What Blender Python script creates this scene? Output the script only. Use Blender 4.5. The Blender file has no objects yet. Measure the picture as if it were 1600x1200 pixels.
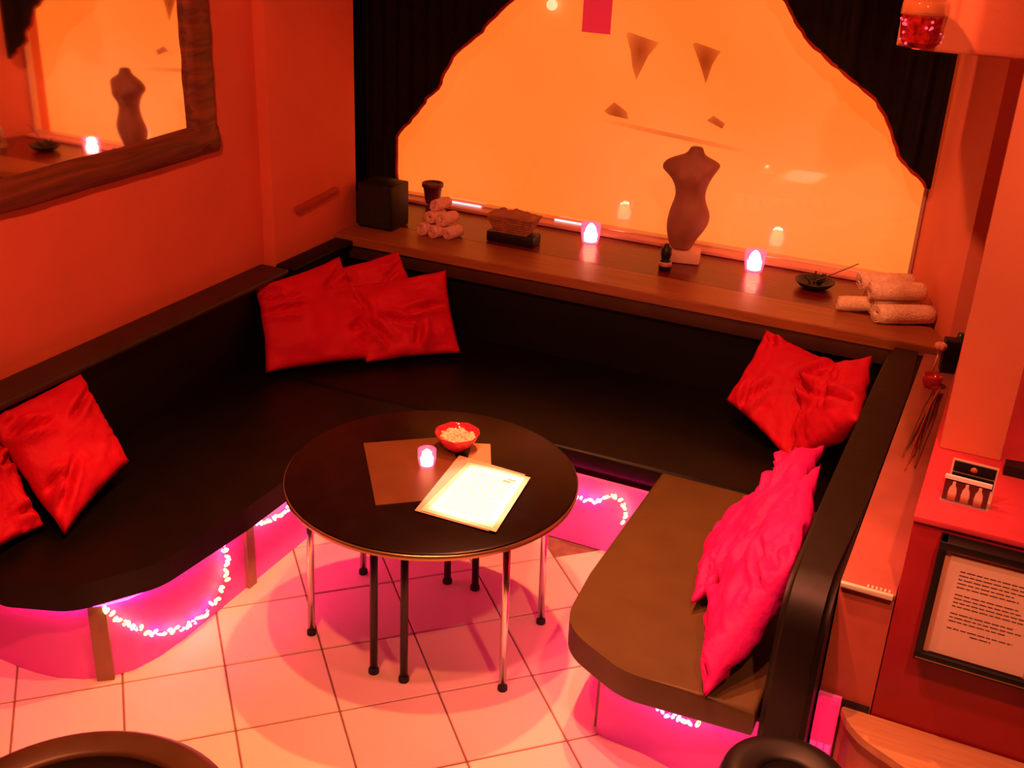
import bpy, bmesh, math, random
from mathutils import Vector, Matrix, noise
random.seed(7)
S = bpy.context.scene
C = S.collection
PI = math.pi

# ------------------------------------------------------------------ camera
cam = bpy.data.cameras.new('camera'); co = bpy.data.objects.new('camera', cam); C.objects.link(co)
pitch, roll, yaw = .42958, .046562, .42251
c_, s_ = math.cos(yaw), math.sin(yaw)
fw = Vector((-s_*math.cos(pitch), c_*math.cos(pitch), -math.sin(pitch)))
ri = Vector((c_, s_, 0)); up = ri.cross(fw)
r2 = ri*math.cos(roll) + up*math.sin(roll); u2 = up*math.cos(roll) - ri*math.sin(roll)
m = Matrix.Identity(4)
for i in range(3):
    m[i][0] = r2[i]; m[i][1] = u2[i]; m[i][2] = -fw[i]
m[2][3] = 2.5
co.matrix_world = m
cam.sensor_width = 36; cam.lens = 1760.8/1600*36; cam.clip_start = .05
S.camera = co

# ------------------------------------------------------------------ world, lights, exposure
S.view_settings.view_transform = 'Standard'; S.view_settings.look = 'None'
S.view_settings.gamma = 1; S.view_settings.use_curve_mapping = False
S.view_settings.exposure = 0.0
w = bpy.data.worlds.new('world'); S.world = w; w.use_nodes = True
w.node_tree.nodes['Background'].inputs[0].default_value = (1, .10, .03, 1)
w.node_tree.nodes['Background'].inputs[1].default_value = .01

def spot(name, loc, target, power, color, size=100, blend=.6, radius=.03):
    l = bpy.data.lights.new(name, 'SPOT'); o = bpy.data.objects.new(name, l); C.objects.link(o)
    l.energy = power; l.color = color; l.spot_size = math.radians(size); l.spot_blend = blend; l.shadow_soft_size = radius
    o.location = loc; o.rotation_euler = (Vector(target)-Vector(loc)).to_track_quat('-Z', 'Y').to_euler()
    return o
def point(name, loc, power, color, radius=.02):
    l = bpy.data.lights.new(name, 'POINT'); o = bpy.data.objects.new(name, l); C.objects.link(o)
    l.energy = power; l.color = color; l.shadow_soft_size = radius; o.location = loc
    return o
WARM = (1, .25, .085)
spot('ceiling_spot', (-1.22, 2.22, 3.55), (-1.22, 2.45, 0), 370, WARM, 68, .9, .035)
spot('ceiling_spot', (-1.35, 3.50, 3.55), (-1.30, 2.65, 0), 490, WARM, 66, .9, .035)
spot('bench_spot', (-.75, 1.70, 3.45), (-.50, 2.45, .3), 240, (1, .20, .16), 50, .9, .05)
spot('wall_spot', (-1.3, 1.2, 3.3), (-3.1, 2.9, .7), 270, (1, .23, .08), 95, .9, .05)
spot('counter_spot', (.35, 1.1, 3.4), (.0, 3.6, 1.1), 260, (1, .30, .11), 75, .8, .05)
spot('ledge_fill_spot', (-1.1, 3.1, 3.4), (-.30, 4.80, 1.0), 210, (1, .24, .085), 52, .9, .05)  # added spot without a fixture, brightens the splayed wall and ledge
spot('menu_fill_spot', (-1.30, 2.55, 3.5), (-1.374, 2.842, .66), 400, (1, .84, .68), 8.5, .5, .02)  # added narrow beam, there only to whiten the menu sheet

# ------------------------------------------------------------------ materials
MATS = {}
def mat(name, col, rough=.5, metal=0, spec=.5, nscale=0, namt=.15, bump=0, emis=None, estr=0, trans=0, alpha=1, sheen=0, coat=0, bscale=None):
    if name in MATS: return MATS[name]
    M = bpy.data.materials.new(name); M.use_nodes = True; nt = M.node_tree; b = nt.nodes['Principled BSDF']
    b.inputs['Base Color'].default_value = (*col, 1); b.inputs['Roughness'].default_value = rough
    b.inputs['Metallic'].default_value = metal; b.inputs['Specular IOR Level'].default_value = spec
    b.inputs['Transmission Weight'].default_value = trans; b.inputs['Alpha'].default_value = alpha
    b.inputs['Sheen Weight'].default_value = sheen; b.inputs['Coat Weight'].default_value = coat
    if emis:
        b.inputs['Emission Color'].default_value = (*emis, 1); b.inputs['Emission Strength'].default_value = estr
    if nscale:
        tc = nt.nodes.new('ShaderNodeTexCoord'); n = nt.nodes.new('ShaderNodeTexNoise'); n.inputs['Scale'].default_value = nscale; n.inputs['Detail'].default_value = 5
        nt.links.new(tc.outputs['Object'], n.inputs['Vector'])
        r = nt.nodes.new('ShaderNodeValToRGB')
        r.color_ramp.elements[0].position = .3; r.color_ramp.elements[1].position = .7
        r.color_ramp.elements[0].color = (*[c*(1-namt) for c in col], 1)
        r.color_ramp.elements[1].color = (*[min(1, c*(1+namt)) for c in col], 1)
        nt.links.new(n.outputs[0], r.inputs[0]); nt.links.new(r.outputs[0], b.inputs['Base Color'])
        if bump:
            n2 = n
            if bscale:
                n2 = nt.nodes.new('ShaderNodeTexNoise'); n2.inputs['Scale'].default_value = bscale; nt.links.new(tc.outputs['Object'], n2.inputs['Vector'])
            bp = nt.nodes.new('ShaderNodeBump'); bp.inputs['Strength'].default_value = bump; bp.inputs['Distance'].default_value = .01
            nt.links.new(n2.outputs[0], bp.inputs['Height']); nt.links.new(bp.outputs[0], b.inputs['Normal'])
    MATS[name] = M
    return M
def wood(name, dark, light, rough=.4, axis=0, scale=3):
    if name in MATS: return MATS[name]
    M = bpy.data.materials.new(name); M.use_nodes = True; nt = M.node_tree; b = nt.nodes['Principled BSDF']
    tc = nt.nodes.new('ShaderNodeTexCoord'); mp = nt.nodes.new('ShaderNodeMapping')
    sc = [18, 18, 18]; sc[axis] = 1.2; mp.inputs['Scale'].default_value = sc
    n = nt.nodes.new('ShaderNodeTexNoise'); n.inputs['Scale'].default_value = scale; n.inputs['Detail'].default_value = 6; n.inputs['Distortion'].default_value = .6
    r = nt.nodes.new('ShaderNodeValToRGB'); r.color_ramp.elements[0].color = (*dark, 1); r.color_ramp.elements[1].color = (*light, 1)
    r.color_ramp.elements[0].position = .3; r.color_ramp.elements[1].position = .7
    nt.links.new(tc.outputs['Object'], mp.inputs[0]); nt.links.new(mp.outputs[0], n.inputs['Vector']); nt.links.new(n.outputs[0], r.inputs[0])
    nt.links.new(r.outputs[0], b.inputs['Base Color']); b.inputs['Roughness'].default_value = rough
    bp = nt.nodes.new('ShaderNodeBump'); bp.inputs['Strength'].default_value = .25; bp.inputs['Distance'].default_value = .004
    nt.links.new(n.outputs[0], bp.inputs['Height']); nt.links.new(bp.outputs[0], b.inputs['Normal'])
    MATS[name] = M
    return M
def emission(name, col, strength):
    return mat(name, (.1, .1, .1), .5, emis=col, estr=strength)

m_wall = mat('painted_plaster', (.80, .17, .10), .75, nscale=3, namt=.06, bump=.15, bscale=60)
m_wallfar = mat('painted_plaster_column', (.82, .24, .14), .7, nscale=3, namt=.05, bump=.1, bscale=60)
m_dark = mat('dark_red_paint', (.30, .03, .03), .6, nscale=4, namt=.15)
m_tile = mat('floor_tile_glaze', (.84, .66, .56), .38, spec=.4, nscale=2.2, namt=.05)
m_grout = mat('grout', (.22, .12, .09), .9, nscale=30, namt=.2)
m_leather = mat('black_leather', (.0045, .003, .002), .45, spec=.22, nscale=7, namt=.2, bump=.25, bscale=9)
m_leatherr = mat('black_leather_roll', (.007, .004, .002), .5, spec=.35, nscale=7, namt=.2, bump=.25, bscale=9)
m_leatherb = mat('sheen_brown_black_leather', (.080, .045, .012), .45, spec=.5, nscale=7, namt=.12, bump=.25, bscale=9)  # olive-brown window sheen put into the base colour of black leather
m_leatherback = mat('black_leather_back', (.004, .003, .002), .55, spec=.25, nscale=7, namt=.2, bump=.2, bscale=9)
m_cap = mat('lit_brown_cap', (.035, .018, .01), .5, nscale=8, namt=.2)  # brown of the lit top put into the black back's cap
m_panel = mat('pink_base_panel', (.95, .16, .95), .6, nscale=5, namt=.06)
m_post = mat('base_post_paint', (.30, .17, .12), .6, nscale=6, namt=.2)
m_red = mat('red_satin', (.62, .006, .035), .65, spec=.2, nscale=5, namt=.12, bump=.3, bscale=40)
m_pink = mat('pink_lit_satin', (.62, .008, .20), .6, spec=.2, nscale=5, namt=.10, bump=.3, bscale=40)  # red satin with the pink light put into its colour
m_black = mat('black_plastic', (.004, .003, .003), .5, nscale=10, namt=.2)
m_table = mat('black_laminate', (.008, .003, .002), .30, spec=.15, nscale=12, namt=.25)
m_chrome = mat('chrome', (.85, .82, .8), .18, metal=1)
m_blacktube = mat('black_tube', (.012, .01, .01), .35, nscale=9, namt=.2)
m_rubber = mat('rubber_foot', (.015, .012, .012), .8)
m_ledge = wood('ledge_dark_board', (.11, .007, .004), (.16, .010, .006), .25, 0)
m_ledgef = wood('ledge_front_board', (.26, .080, .026), (.38, .12, .042), .38, 0)
m_frame = wood('rustic_mirror_wood', (.10, .025, .012), (.30, .07, .03), .55, 1, 2)
m_alu = mat('pale_window_frame', (.75, .55, .5), .3, metal=.4)
m_curtain = mat('black_curtain', (.010, .006, .006), .8, spec=.2, nscale=15, namt=.3)
m_trimred = mat('curtain_edge_red', (.45, .03, .015), .7, spec=.2, nscale=20, namt=.2)
m_towel = mat('cream_towel', (.93, .68, .52), .9, spec=.1, nscale=60, namt=.15, bump=.6, bscale=140)
m_towel2 = mat('rose_towel', (.90, .50, .48), .9, spec=.1, nscale=60, namt=.15, bump=.6, bscale=140)
m_torso = mat('brown_plaster_torso', (.36, .13, .09), .6, nscale=12, namt=.15)
m_base = mat('pale_stone_base', (.8, .45, .4), .6, nscale=14, namt=.1)
m_paper = mat('white_paper', (.95, .95, .93), .6, nscale=20, namt=.02)
m_ink = mat('grey_ink', (.30, .24, .2), .7)
m_inkd = mat('dark_ink', (.10, .03, .02), .7)
m_sleeve = mat('clear_sleeve', (.75, .55, .40), .25, alpha=.55)
m_menu = mat('brown_menu_board', (.10, .035, .012), .4, nscale=9, namt=.12)
m_notice = mat('notice_paper', (.85, .62, .50), .7, nscale=8, namt=.04)
m_metal = mat('steel_edge', (.95, .85, .7), .3, metal=.25)
m_counter = mat('counter_red_paint', (.32, .011, .018), .45, nscale=5, namt=.12)
m_counterp = mat('counter_panel_maroon', (.16, .012, .02), .55, nscale=5, namt=.15)
m_part = mat('partition_wood', (.46, .10, .065), .45, nscale=6, namt=.14)
m_tan = wood('tan_step_wood', (.42, .20, .09), (.55, .28, .13), .45, 0)
m_gold = mat('gold_edge', (.7, .4, .15), .35, metal=1)
m_green = mat('dark_green_glass', (.01, .06, .02), .3)
m_wick = mat('wax', (.9, .6, .4), .6)
m_redglass = mat('red_glass', (.9, .05, .08), .12, trans=.6, alpha=.9, spec=.6)
m_bowl = mat('ruby_cut_glass', (.75, .03, .07), .12, trans=.3, spec=.8)
m_sugar = mat('pale_nuts', (.85, .55, .42), .8, nscale=60, namt=.3)
m_basket = mat('brown_wicker', (.38, .14, .07), .8, nscale=40, namt=.3, bump=.5, bscale=80)
m_stem = mat('dry_twig', (.20, .07, .03), .8)
m_clear = mat('clear_holder_plastic', (.9, .85, .8), .1, alpha=.25)
e_candle = emission('candle_glow', (1, .72, .25), 14)
e_cglass = mat('lit_red_votive_glass', (.9, .05, .12), .2, emis=(1, .06, .16), estr=2.2, alpha=.5)
e_bulb = emission('yellow_bulb', (1, .80, .18), 5)
e_bulb2 = emission('pink_bulb', (1, .25, .75), 4)
e_tube = emission('pink_rope_light', (1, .012, .15), 34)
m_wire = mat('pink_wire', (.6, .05, .15), .5)

# ------------------------------------------------------------------ helpers
def link(name, me, parent=None, loc=None):
    o = bpy.data.objects.new(name, me); C.objects.link(o)
    if parent: o.parent = parent
    if loc is not None: o.location = loc
    return o
def tag(o, label=None, cat=None, group=None, kind=None):
    if label: o['label'] = label
    if cat: o['category'] = cat
    if group: o['group'] = group
    if kind: o['kind'] = kind
    return o
def empty(name, loc, label, cat, group=None, rz=0, kind=None):
    o = bpy.data.objects.new(name, None); C.objects.link(o); o.location = loc; o.rotation_euler = (0, 0, rz); o.empty_display_size = .05
    return tag(o, label, cat, group, kind)
def fin(name, bm, material, parent=None, smooth=False, off=(0, 0, 0), loc=None):
    """off: world base subtracted so that vertices given in world space become local"""
    if any(off): bmesh.ops.translate(bm, verts=bm.verts, vec=(-off[0], -off[1], -off[2]))
    bmesh.ops.recalc_face_normals(bm, faces=bm.faces)
    me = bpy.data.meshes.new(name); bm.to_mesh(me); bm.free()
    me.materials.append(material)
    if smooth:
        for p in me.polygons: p.use_smooth = True
    return link(name, me, parent, loc)
def auto(o, ang=40):
    me = o.data
    me.set_sharp_from_angle(angle=math.radians(ang)) if hasattr(me, 'set_sharp_from_angle') else None
    return o
def box(bm, x0, x1, y0, y1, z0, z1, bev=0, seg=2):
    r = bmesh.ops.create_cube(bm, size=1)
    vs = r['verts']
    for v in vs:
        v.co = Vector(((x0+x1)/2+v.co.x*(x1-x0), (y0+y1)/2+v.co.y*(y1-y0), (z0+z1)/2+v.co.z*(z1-z0)))
    if bev:
        es = list({e for v in vs for e in v.link_edges})
        bmesh.ops.bevel(bm, geom=es, offset=bev, segments=seg, affect='EDGES', profile=.5)
    return bm
def mbox(name, x0, x1, y0, y1, z0, z1, material, parent=None, bev=0, off=(0, 0, 0), seg=2):
    o = fin(name, box(bmesh.new(), x0, x1, y0, y1, z0, z1, bev, seg), material, parent, bev > 0, off)
    return auto(o) if bev > 0 else o
def lathe(bm, prof, n=32, cx=0, cy=0, cz=0):
    """closed by poles when r==0"""
    rings = []
    for r, z in prof:
        if r < 1e-6: rings.append([bm.verts.new((cx, cy, cz+z))])
        else: rings.append([bm.verts.new((cx+r*math.cos(2*PI*k/n), cy+r*math.sin(2*PI*k/n), cz+z)) for k in range(n)])
    for a, b in zip(rings, rings[1:]):
        for k in range(n):
            k2 = (k+1) % n
            if len(a) == 1 and len(b) == 1: continue
            if len(a) == 1: bm.faces.new((a[0], b[k], b[k2]))
            elif len(b) == 1: bm.faces.new((a[k], a[k2], b[0]))
            else: bm.faces.new((a[k], a[k2], b[k2], b[k]))
    return bm
def tube(bm, pts, r, n=8, cap=True):
    pts = [Vector(p) for p in pts]; rings = []
    rr = r if isinstance(r, (list, tuple)) else [r]*len(pts)
    ref = None
    for i, p in enumerate(pts):
        t = (pts[min(i+1, len(pts)-1)]-pts[max(i-1, 0)]).normalized()
        if ref is None: ref = t.orthogonal().normalized()
        a = (ref - t*ref.dot(t)).normalized(); ref = a; b = t.cross(a)
        rings.append([bm.verts.new(p+(a*math.cos(2*PI*k/n)+b*math.sin(2*PI*k/n))*rr[i]) for k in range(n)])
    for A, B in zip(rings, rings[1:]):
        for k in range(n): bm.faces.new((A[k], A[(k+1) % n], B[(k+1) % n], B[k]))
    if cap: bm.faces.new(rings[0][::-1]); bm.faces.new(rings[-1])
    return bm
def prism(bm, pts, z0, z1, bev=0, seg=3, bevbot=None):
    vb = [bm.verts.new((x, y, z0)) for x, y in pts]; vt = [bm.verts.new((x, y, z1)) for x, y in pts]
    n = len(pts)
    fb = bm.faces.new(vb[::-1]); ft = bm.faces.new(vt)
    for k in range(n): bm.faces.new((vb[k], vb[(k+1) % n], vt[(k+1) % n], vt[k]))
    if bev:
        es = list(ft.edges) + (list(fb.edges) if bevbot else [])
        bmesh.ops.bevel(bm, geom=es, offset=bev, segments=seg, affect='EDGES', profile=.5)
    return bm
def smoothpoly(pts, rad, n=8):
    """round the corners of a closed polygon; rad per corner"""
    out = []; N = len(pts)
    for i, p in enumerate(pts):
        r = rad[i]; p = Vector(p)
        if r <= 0: out.append((p.x, p.y)); continue
        a = (Vector(pts[i-1])-p); b = (Vector(pts[(i+1) % N])-p)
        ang = a.angle(b); d = r/math.tan(ang/2); a = a.normalized()*d; b = b.normalized()*d
        for k in range(n+1):
            t = k/n; q = (p+a)*(1-t)**2 + p*2*t*(1-t) + (p+b)*t*t
            out.append((q.x, q.y))
    return out

# ------------------------------------------------------------------ room shell
RX0, RX1, RY0, RY1, RZ = -3.09, 2.2, -1.4, 5.5, 3.6
floor = mbox('floor', RX0-.4, RX1, RY0, RY1+.2, -.10, -.005, m_grout); tag(floor, kind='structure')
ts, tth = .33, math.radians(44.005); tox, toy = -2.3395, 2.1815
bmt = box(bmesh.new(), -.1620, .1620, -.1620, .1620, -.010, 0, .003, 1)
tile0 = None
for i in range(-12, 14):
    for j in range(-12, 14):
        a, b = i+.5, j+.5
        x = tox+ts*(a*math.cos(tth)-b*math.sin(tth)); y = toy+ts*(a*math.sin(tth)+b*math.cos(tth))
        if not (-2.95 < x < .9 and .5 < y < 3.75): continue
        if x < -2.75 and y > 2.5: continue
        if tile0 is None:
            tile0 = fin('tile', bmt, m_tile, floor); o = tile0
        else:
            o = link('tile', tile0.data, floor)
        o.location = (x, y, random.uniform(-.0006, .0006)); o.rotation_euler = (0, 0, tth+random.choice([0, PI/2, PI]))
tag(mbox('ceiling', RX0-.4, RX1, RY0, RY1+.2, RZ, RZ+.1, m_dark), kind='structure')
wl = mbox('wall_left', RX0-.1, RX0, RY0, 4.03, 0, RZ, m_wall); tag(wl, kind='structure')
mbox('pilaster', RX0-.1, -3.03, 4.03, 4.72, 0, RZ, m_wall, wl, .006)
tag(mbox('wall_niche_left', -3.6, -3.5, 4.6, RY1+.2, 0, RZ, m_wall), kind='structure')
tag(mbox('wall_behind', RX0-.1, RX1, RY0-.1, RY0, 0, RZ, m_dark), kind='structure')
tag(mbox('wall_right', RX1, RX1+.1, RY0, RY1, 0, RZ, m_dark), kind='structure')
# window wall below and above the glazing
bm = bmesh.new(); box(bm, -3.5, -.385, 5.32, 5.60, 0, .80); box(bm, -3.5, -.385, 5.32, 5.60, 2.55, RZ)
tag(fin('wall_window', bm, m_wall), kind='structure')
# splayed reveal and the wall to its right
bm = prism(bmesh.new(), [(-.385, 5.30), (-.142, 4.58), (2.2, 4.58), (2.2, 5.6), (-.385, 5.6)], 0, RZ)
tag(fin('wall_splayed', bm, m_wallfar), kind='structure')

# ------------------------------------------------------------------ window
Yg = 5.30
win = mbox('window_1', -3.42, -.385, 5.275, 5.335, .805, .845, m_alu, None, .006); tag(win, kind='structure')
mbox('window_sill', -3.42, -.40, 5.20, 5.275, .82, .838, mat('sill_paint', (.75, .30, .26), .35), win, .004)
mbox('window_head', -3.42, -.385, 5.275, 5.335, 2.50, 2.55, m_alu, win, .006)
mbox('window_jamb', -.40, -.385, 5.285, 5.335, .845, 2.5, m_alu, win)
mbox('window_jamb', -3.42, -3.38, 5.275, 5.335, .845, 2.5, m_alu, win, .004)
m_glint = mat('white_frame_glint', (.9, .9, 1), .3, emis=(.85, .85, 1), estr=.95)  # glint on the frame, put in as a faintly glowing strip
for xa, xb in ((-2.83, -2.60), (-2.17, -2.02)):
    tag(mbox('frame_glint', xa, xb, 5.266, 5.274, .838, .848, m_glint, win, .002), 'thin white glint painted as a glowing strip on the lower window frame')
mg = bpy.data.materials.new('window_glass'); mg.use_nodes = True; nt = mg.node_tree; nt.nodes.clear()
out = nt.nodes.new('ShaderNodeOutputMaterial'); mx = nt.nodes.new('ShaderNodeMixShader'); tr = nt.nodes.new('ShaderNodeBsdfTransparent'); gl = nt.nodes.new('ShaderNodeBsdfGlossy')
gl.inputs['Roughness'].default_value = .03; mx.inputs[0].default_value = .06
nt.links.new(tr.outputs[0], mx.inputs[1]); nt.links.new(gl.outputs[0], mx.inputs[2]); nt.links.new(mx.outputs[0], out.inputs[0])
mbox('pane', -3.38, -.40, 5.298, 5.304, .845, 2.5, mg, win)
# backlit orange film / blind behind the pane (gives off light)
mf = bpy.data.materials.new('backlit_orange_film'); mf.use_nodes = True; nt = mf.node_tree; b = nt.nodes['Principled BSDF']
b.inputs['Base Color'].default_value = (.75, .45, .42, 1); b.inputs['Roughness'].default_value = .8
tc = nt.nodes.new('ShaderNodeTexCoord'); n = nt.nodes.new('ShaderNodeTexNoise'); n.inputs['Scale'].default_value = 1.1; n.inputs['Detail'].default_value = 1
r = nt.nodes.new('ShaderNodeValToRGB'); r.color_ramp.elements[0].color = (1, .175, .013, 1); r.color_ramp.elements[1].color = (1, .215, .028, 1)
r.color_ramp.elements[0].position = .35; r.color_ramp.elements[1].position = .65
nt.links.new(tc.outputs['Object'], n.inputs['Vector']); nt.links.new(n.outputs[0], r.inputs[0]); nt.links.new(r.outputs[0], b.inputs['Emission Color'])
b.inputs['Emission Strength'].default_value = 1.0
mbox('backlit_film', -3.38, -.386, 5.42, 5.43, .80, 2.55, mf, win)

def flat(name, pts, y, th, material, parent, base):
    bm = bmesh.new()
    a = [bm.verts.new((x, y, z)) for x, z in pts]; b = [bm.verts.new((x, y+th, z)) for x, z in pts]
    bm.faces.new(a); bm.faces.new(b[::-1])
    for k in range(len(pts)): bm.faces.new((a[k], b[k], b[(k+1) % len(pts)], a[(k+1) % len(pts)]))
    return fin(name, bm, material, parent, False, base)
def see_through(name, col, amax, rx, rz):
    """see-through colour whose alpha fades outward, for soft-edged silhouettes"""
    M = mat(name, col, .9, spec=0); nt = M.node_tree; b = nt.nodes['Principled BSDF']
    tc = nt.nodes.new('ShaderNodeTexCoord'); mp = nt.nodes.new('ShaderNodeMapping'); gr = nt.nodes.new('ShaderNodeTexGradient'); gr.gradient_type = 'SPHERICAL'
    mp.inputs['Scale'].default_value = (1/rx, 1, 1/rz); mp.inputs['Location'].default_value = (0, 0, .35)
    mr_ = nt.nodes.new('ShaderNodeMath'); mr_.operation = 'MULTIPLY'; mr_.inputs[1].default_value = amax
    nt.links.new(tc.outputs['Object'], mp.inputs[0]); nt.links.new(mp.outputs[0], gr.inputs[0]); nt.links.new(gr.outputs[0], mr_.inputs[0]); nt.links.new(mr_.outputs[0], b.inputs['Alpha'])
    return M
m_silh = see_through('faint_silhouette', (.55, .06, .02), .58, .13, .24)
m_silh2 = see_through('faint_bar', (.6, .10, .05), .35, .42, .30)
def silhouette(pts, label, group='faint silhouettes behind the window'):  # see-through cutouts added for the blurry silhouettes and reflections in the glass
    x = sum(p[0] for p in pts)/len(pts); z = max(p[1] for p in pts)
    o = flat('silhouette', pts, 5.37, .004, m_silh, None, (x, 5.37, z)); o.location = (x, 5.37, z)
    tag(o, label, 'silhouette', group)
silhouette([(-1.895, 1.79), (-1.885, 1.80), (-1.725, 1.765), (-1.735, 1.752), (-1.775, 1.70), (-1.80, 1.64), (-1.825, 1.58), (-1.85, 1.64), (-1.865, 1.71)], 'faint red-brown triangular silhouette behind the window, upper left one of the pair')
silhouette([(-1.56, 1.775), (-1.55, 1.785), (-1.42, 1.755), (-1.43, 1.74), (-1.455, 1.69), (-1.475, 1.60), (-1.50, 1.66), (-1.535, 1.73)], 'faint red-brown triangular silhouette behind the window, upper right one of the pair')
silhouette([(-1.98, 1.41), (-1.93, 1.46), (-1.86, 1.42), (-1.85, 1.385), (-1.95, 1.395)], 'small faint smudge-like silhouette above the left end of the hazy bar')
silhouette([(-1.45, 1.43), (-1.42, 1.455), (-1.36, 1.425), (-1.37, 1.40)], 'tiny faint silhouette just above the torso, right of its neck')
o = tube(bmesh.new(), [(-2.02, 5.385, 1.365), (-1.65, 5.385, 1.335), (-1.25, 5.385, 1.305)], .011, 8)  # see-through bar added for the blurry horizontal streak in the glass
o = fin('hazy_bar', o, m_silh2, None, True, (-1.63, 5.385, 1.33), (-1.63, 5.385, 1.33)); tag(o, 'faint hazy horizontal bar, one of the silhouettes behind the orange window glass', 'bar')
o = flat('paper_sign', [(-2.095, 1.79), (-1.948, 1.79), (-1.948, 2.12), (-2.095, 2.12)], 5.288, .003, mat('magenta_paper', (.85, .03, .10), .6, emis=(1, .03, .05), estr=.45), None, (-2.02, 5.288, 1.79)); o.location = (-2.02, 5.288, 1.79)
tag(o, 'plain pink-red paper strip hanging at the top of the window', 'sign')
o = fin('lamp_globe', lathe(bmesh.new(), [(0, -.028), (.016, -.023), (.027, -.008), (.027, .008), (.016, .023), (.006, .028), (.006, .045), (0, .045)], 20), mat('small_lamp', (.9, .7, .5), .5, emis=(1, .62, .30), estr=1.3), None, True, loc=(-2.30, 5.385, 1.89)); tag(o, 'small round pale glowing lamp behind the window near the left curtain', 'lamp')

# ------------------------------------------------------------------ curtains
def interp(tab, z):
    tab = sorted(tab)
    if z <= tab[0][0]: return tab[0][1]
    for (a, b), (c, d) in zip(tab, tab[1:]):
        if z <= c: return b+(d-b)*(z-a)/(c-a)
    return tab[-1][1]
def curtain(name, xfix, tab, z0, z1, label, side):
    base = (xfix, 5.17, z0)
    root = empty(name, base, label, 'curtain', 'black curtains at the window')
    bm = bmesh.new(); NZ, NX = 60, 70; grid = []
    for i in range(NZ+1):
        z = z0+(z1-z0)*i/NZ; xe = interp(tab, z); row = []
        for j in range(NX+1):
            u = j/NX; x = xfix+(xe-xfix)*u
            y = 5.19+.022*math.sin((x-xfix)*75+.6*math.sin(z*3))*(1-.5*u)+.008*math.sin(x*140)
            row.append(bm.verts.new((x, y, z)))
        grid.append(row)
    for i in range(NZ):
        for j in range(NX): bm.faces.new((grid[i][j], grid[i][j+1], grid[i+1][j+1], grid[i+1][j]))
    edge = [grid[i][NX].co.copy() for i in range(NZ+1)]
    o = fin('cloth', bm, m_curtain, root, True, base)
    s = o.modifiers.new('s', 'SOLIDIFY'); s.thickness = .004
    o2 = fin('edging', tube(bmesh.new(), edge, .008, 8), m_trimred, root, True, base); tag(o2, 'thin dark red edging along the scalloped edge')
    return root
lt = [(.86, -3.045), (.874, -3.045), (1.0, -3.07), (1.111, -3.085), (1.18, -3.065), (1.238, -3.02), (1.29, -2.965), (1.34, -2.93), (1.404, -2.885), (1.44, -2.835), (1.50, -2.80), (1.561, -2.775), (1.62, -2.745), (1.663, -2.70), (1.70, -2.65), (1.74, -2.60), (1.784, -2.567), (1.83, -2.52), (1.87, -2.48), (1.915, -2.43), (2.0, -2.33), (2.2, -2.15), (2.5, -1.95)]
curtain('curtain', -3.45, lt, .84, 2.5, 'black curtain draped in scallops down the left side of the window', 1)
rt = [(1.30, -.385), (1.307, -.385), (1.35, -.44), (1.413, -.525), (1.46, -.54), (1.52, -.575), (1.586, -.612), (1.65, -.665), (1.707, -.755), (1.78, -.87), (1.872, -1.0), (1.95, -1.06), (2.023, -1.115), (2.2, -1.28), (2.5, -1.5)]
curtain('curtain', -.365, rt, 1.30, 2.5, 'black curtain sweeping up from the right corner of the window', -1)

# ------------------------------------------------------------------ window ledge
hL = .82
lb = (-1.7, 4.5, hL-.04)
led = empty('window_ledge', lb, 'long dark glossy wooden ledge with orange-brown front board under the window', 'ledge')
bm = prism(bmesh.new(), [(-3.03, 4.79), (-.225, 4.765), (-.385, 5.30), (-3.45, 5.30), (-3.45, 4.79)], hL-.04, hL-.002)
fin('rear_board', bm, m_ledge, led, False, lb)
bm = prism(bmesh.new(), [(-3.03, 4.51), (-.15, 4.53), (-.15, 4.60), (-.222, 4.762), (-3.03, 4.785)], hL-.045, hL, .005, 2)
fin('front_board', bm, m_ledgef, led, False, lb)
o = mbox('fascia', -3.02, -.20, 4.535, 4.56, hL-.12, hL-.045, mat('dark_fascia', (.06, .02, .012), .5, nscale=6, namt=.2), led, .004, lb)

# ------------------------------------------------------------------ banquette
bb = (-1.7, 3.6, 0)
ban = empty('banquette', bb, 'U-shaped black leather corner banquette with pink-lit base around the round table', 'bench')
# seat cushions
def cushion(name, pts, z0=.31, z1=.402, mt=None):
    bm = prism(bmesh.new(), pts, z0, z1, .022, 4, True)
    o = fin(name, bm, mt or m_leather, ban, True, bb); return auto(o, 50)
L = smoothpoly([(-3.05, 2.02), (-2.62, 2.015), (-2.42, 2.09), (-2.27, 2.33), (-2.24, 2.75), (-2.24, 3.44), (-1.96, 3.74), (-3.05, 3.74)], [0, .12, .18, .22, .3, .3, 0, 0], 8)
cushion('seat_cushion', L)
B = smoothpoly([(-3.025, 3.745), (-.36, 3.745), (-.36, 4.66), (-3.025, 4.66)], [0, 0, 0, 0])
cushion('seat_cushion', B)
R_ = smoothpoly([(-.36, 3.74), (-1.03, 3.74), (-1.015, 2.95), (-.99, 2.66), (-.75, 2.535), (-.36, 2.545)], [0, 0, .25, .2, .22, 0], 8)
cushion('seat_cushion', R_, .31, .405, m_leatherb)
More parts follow.
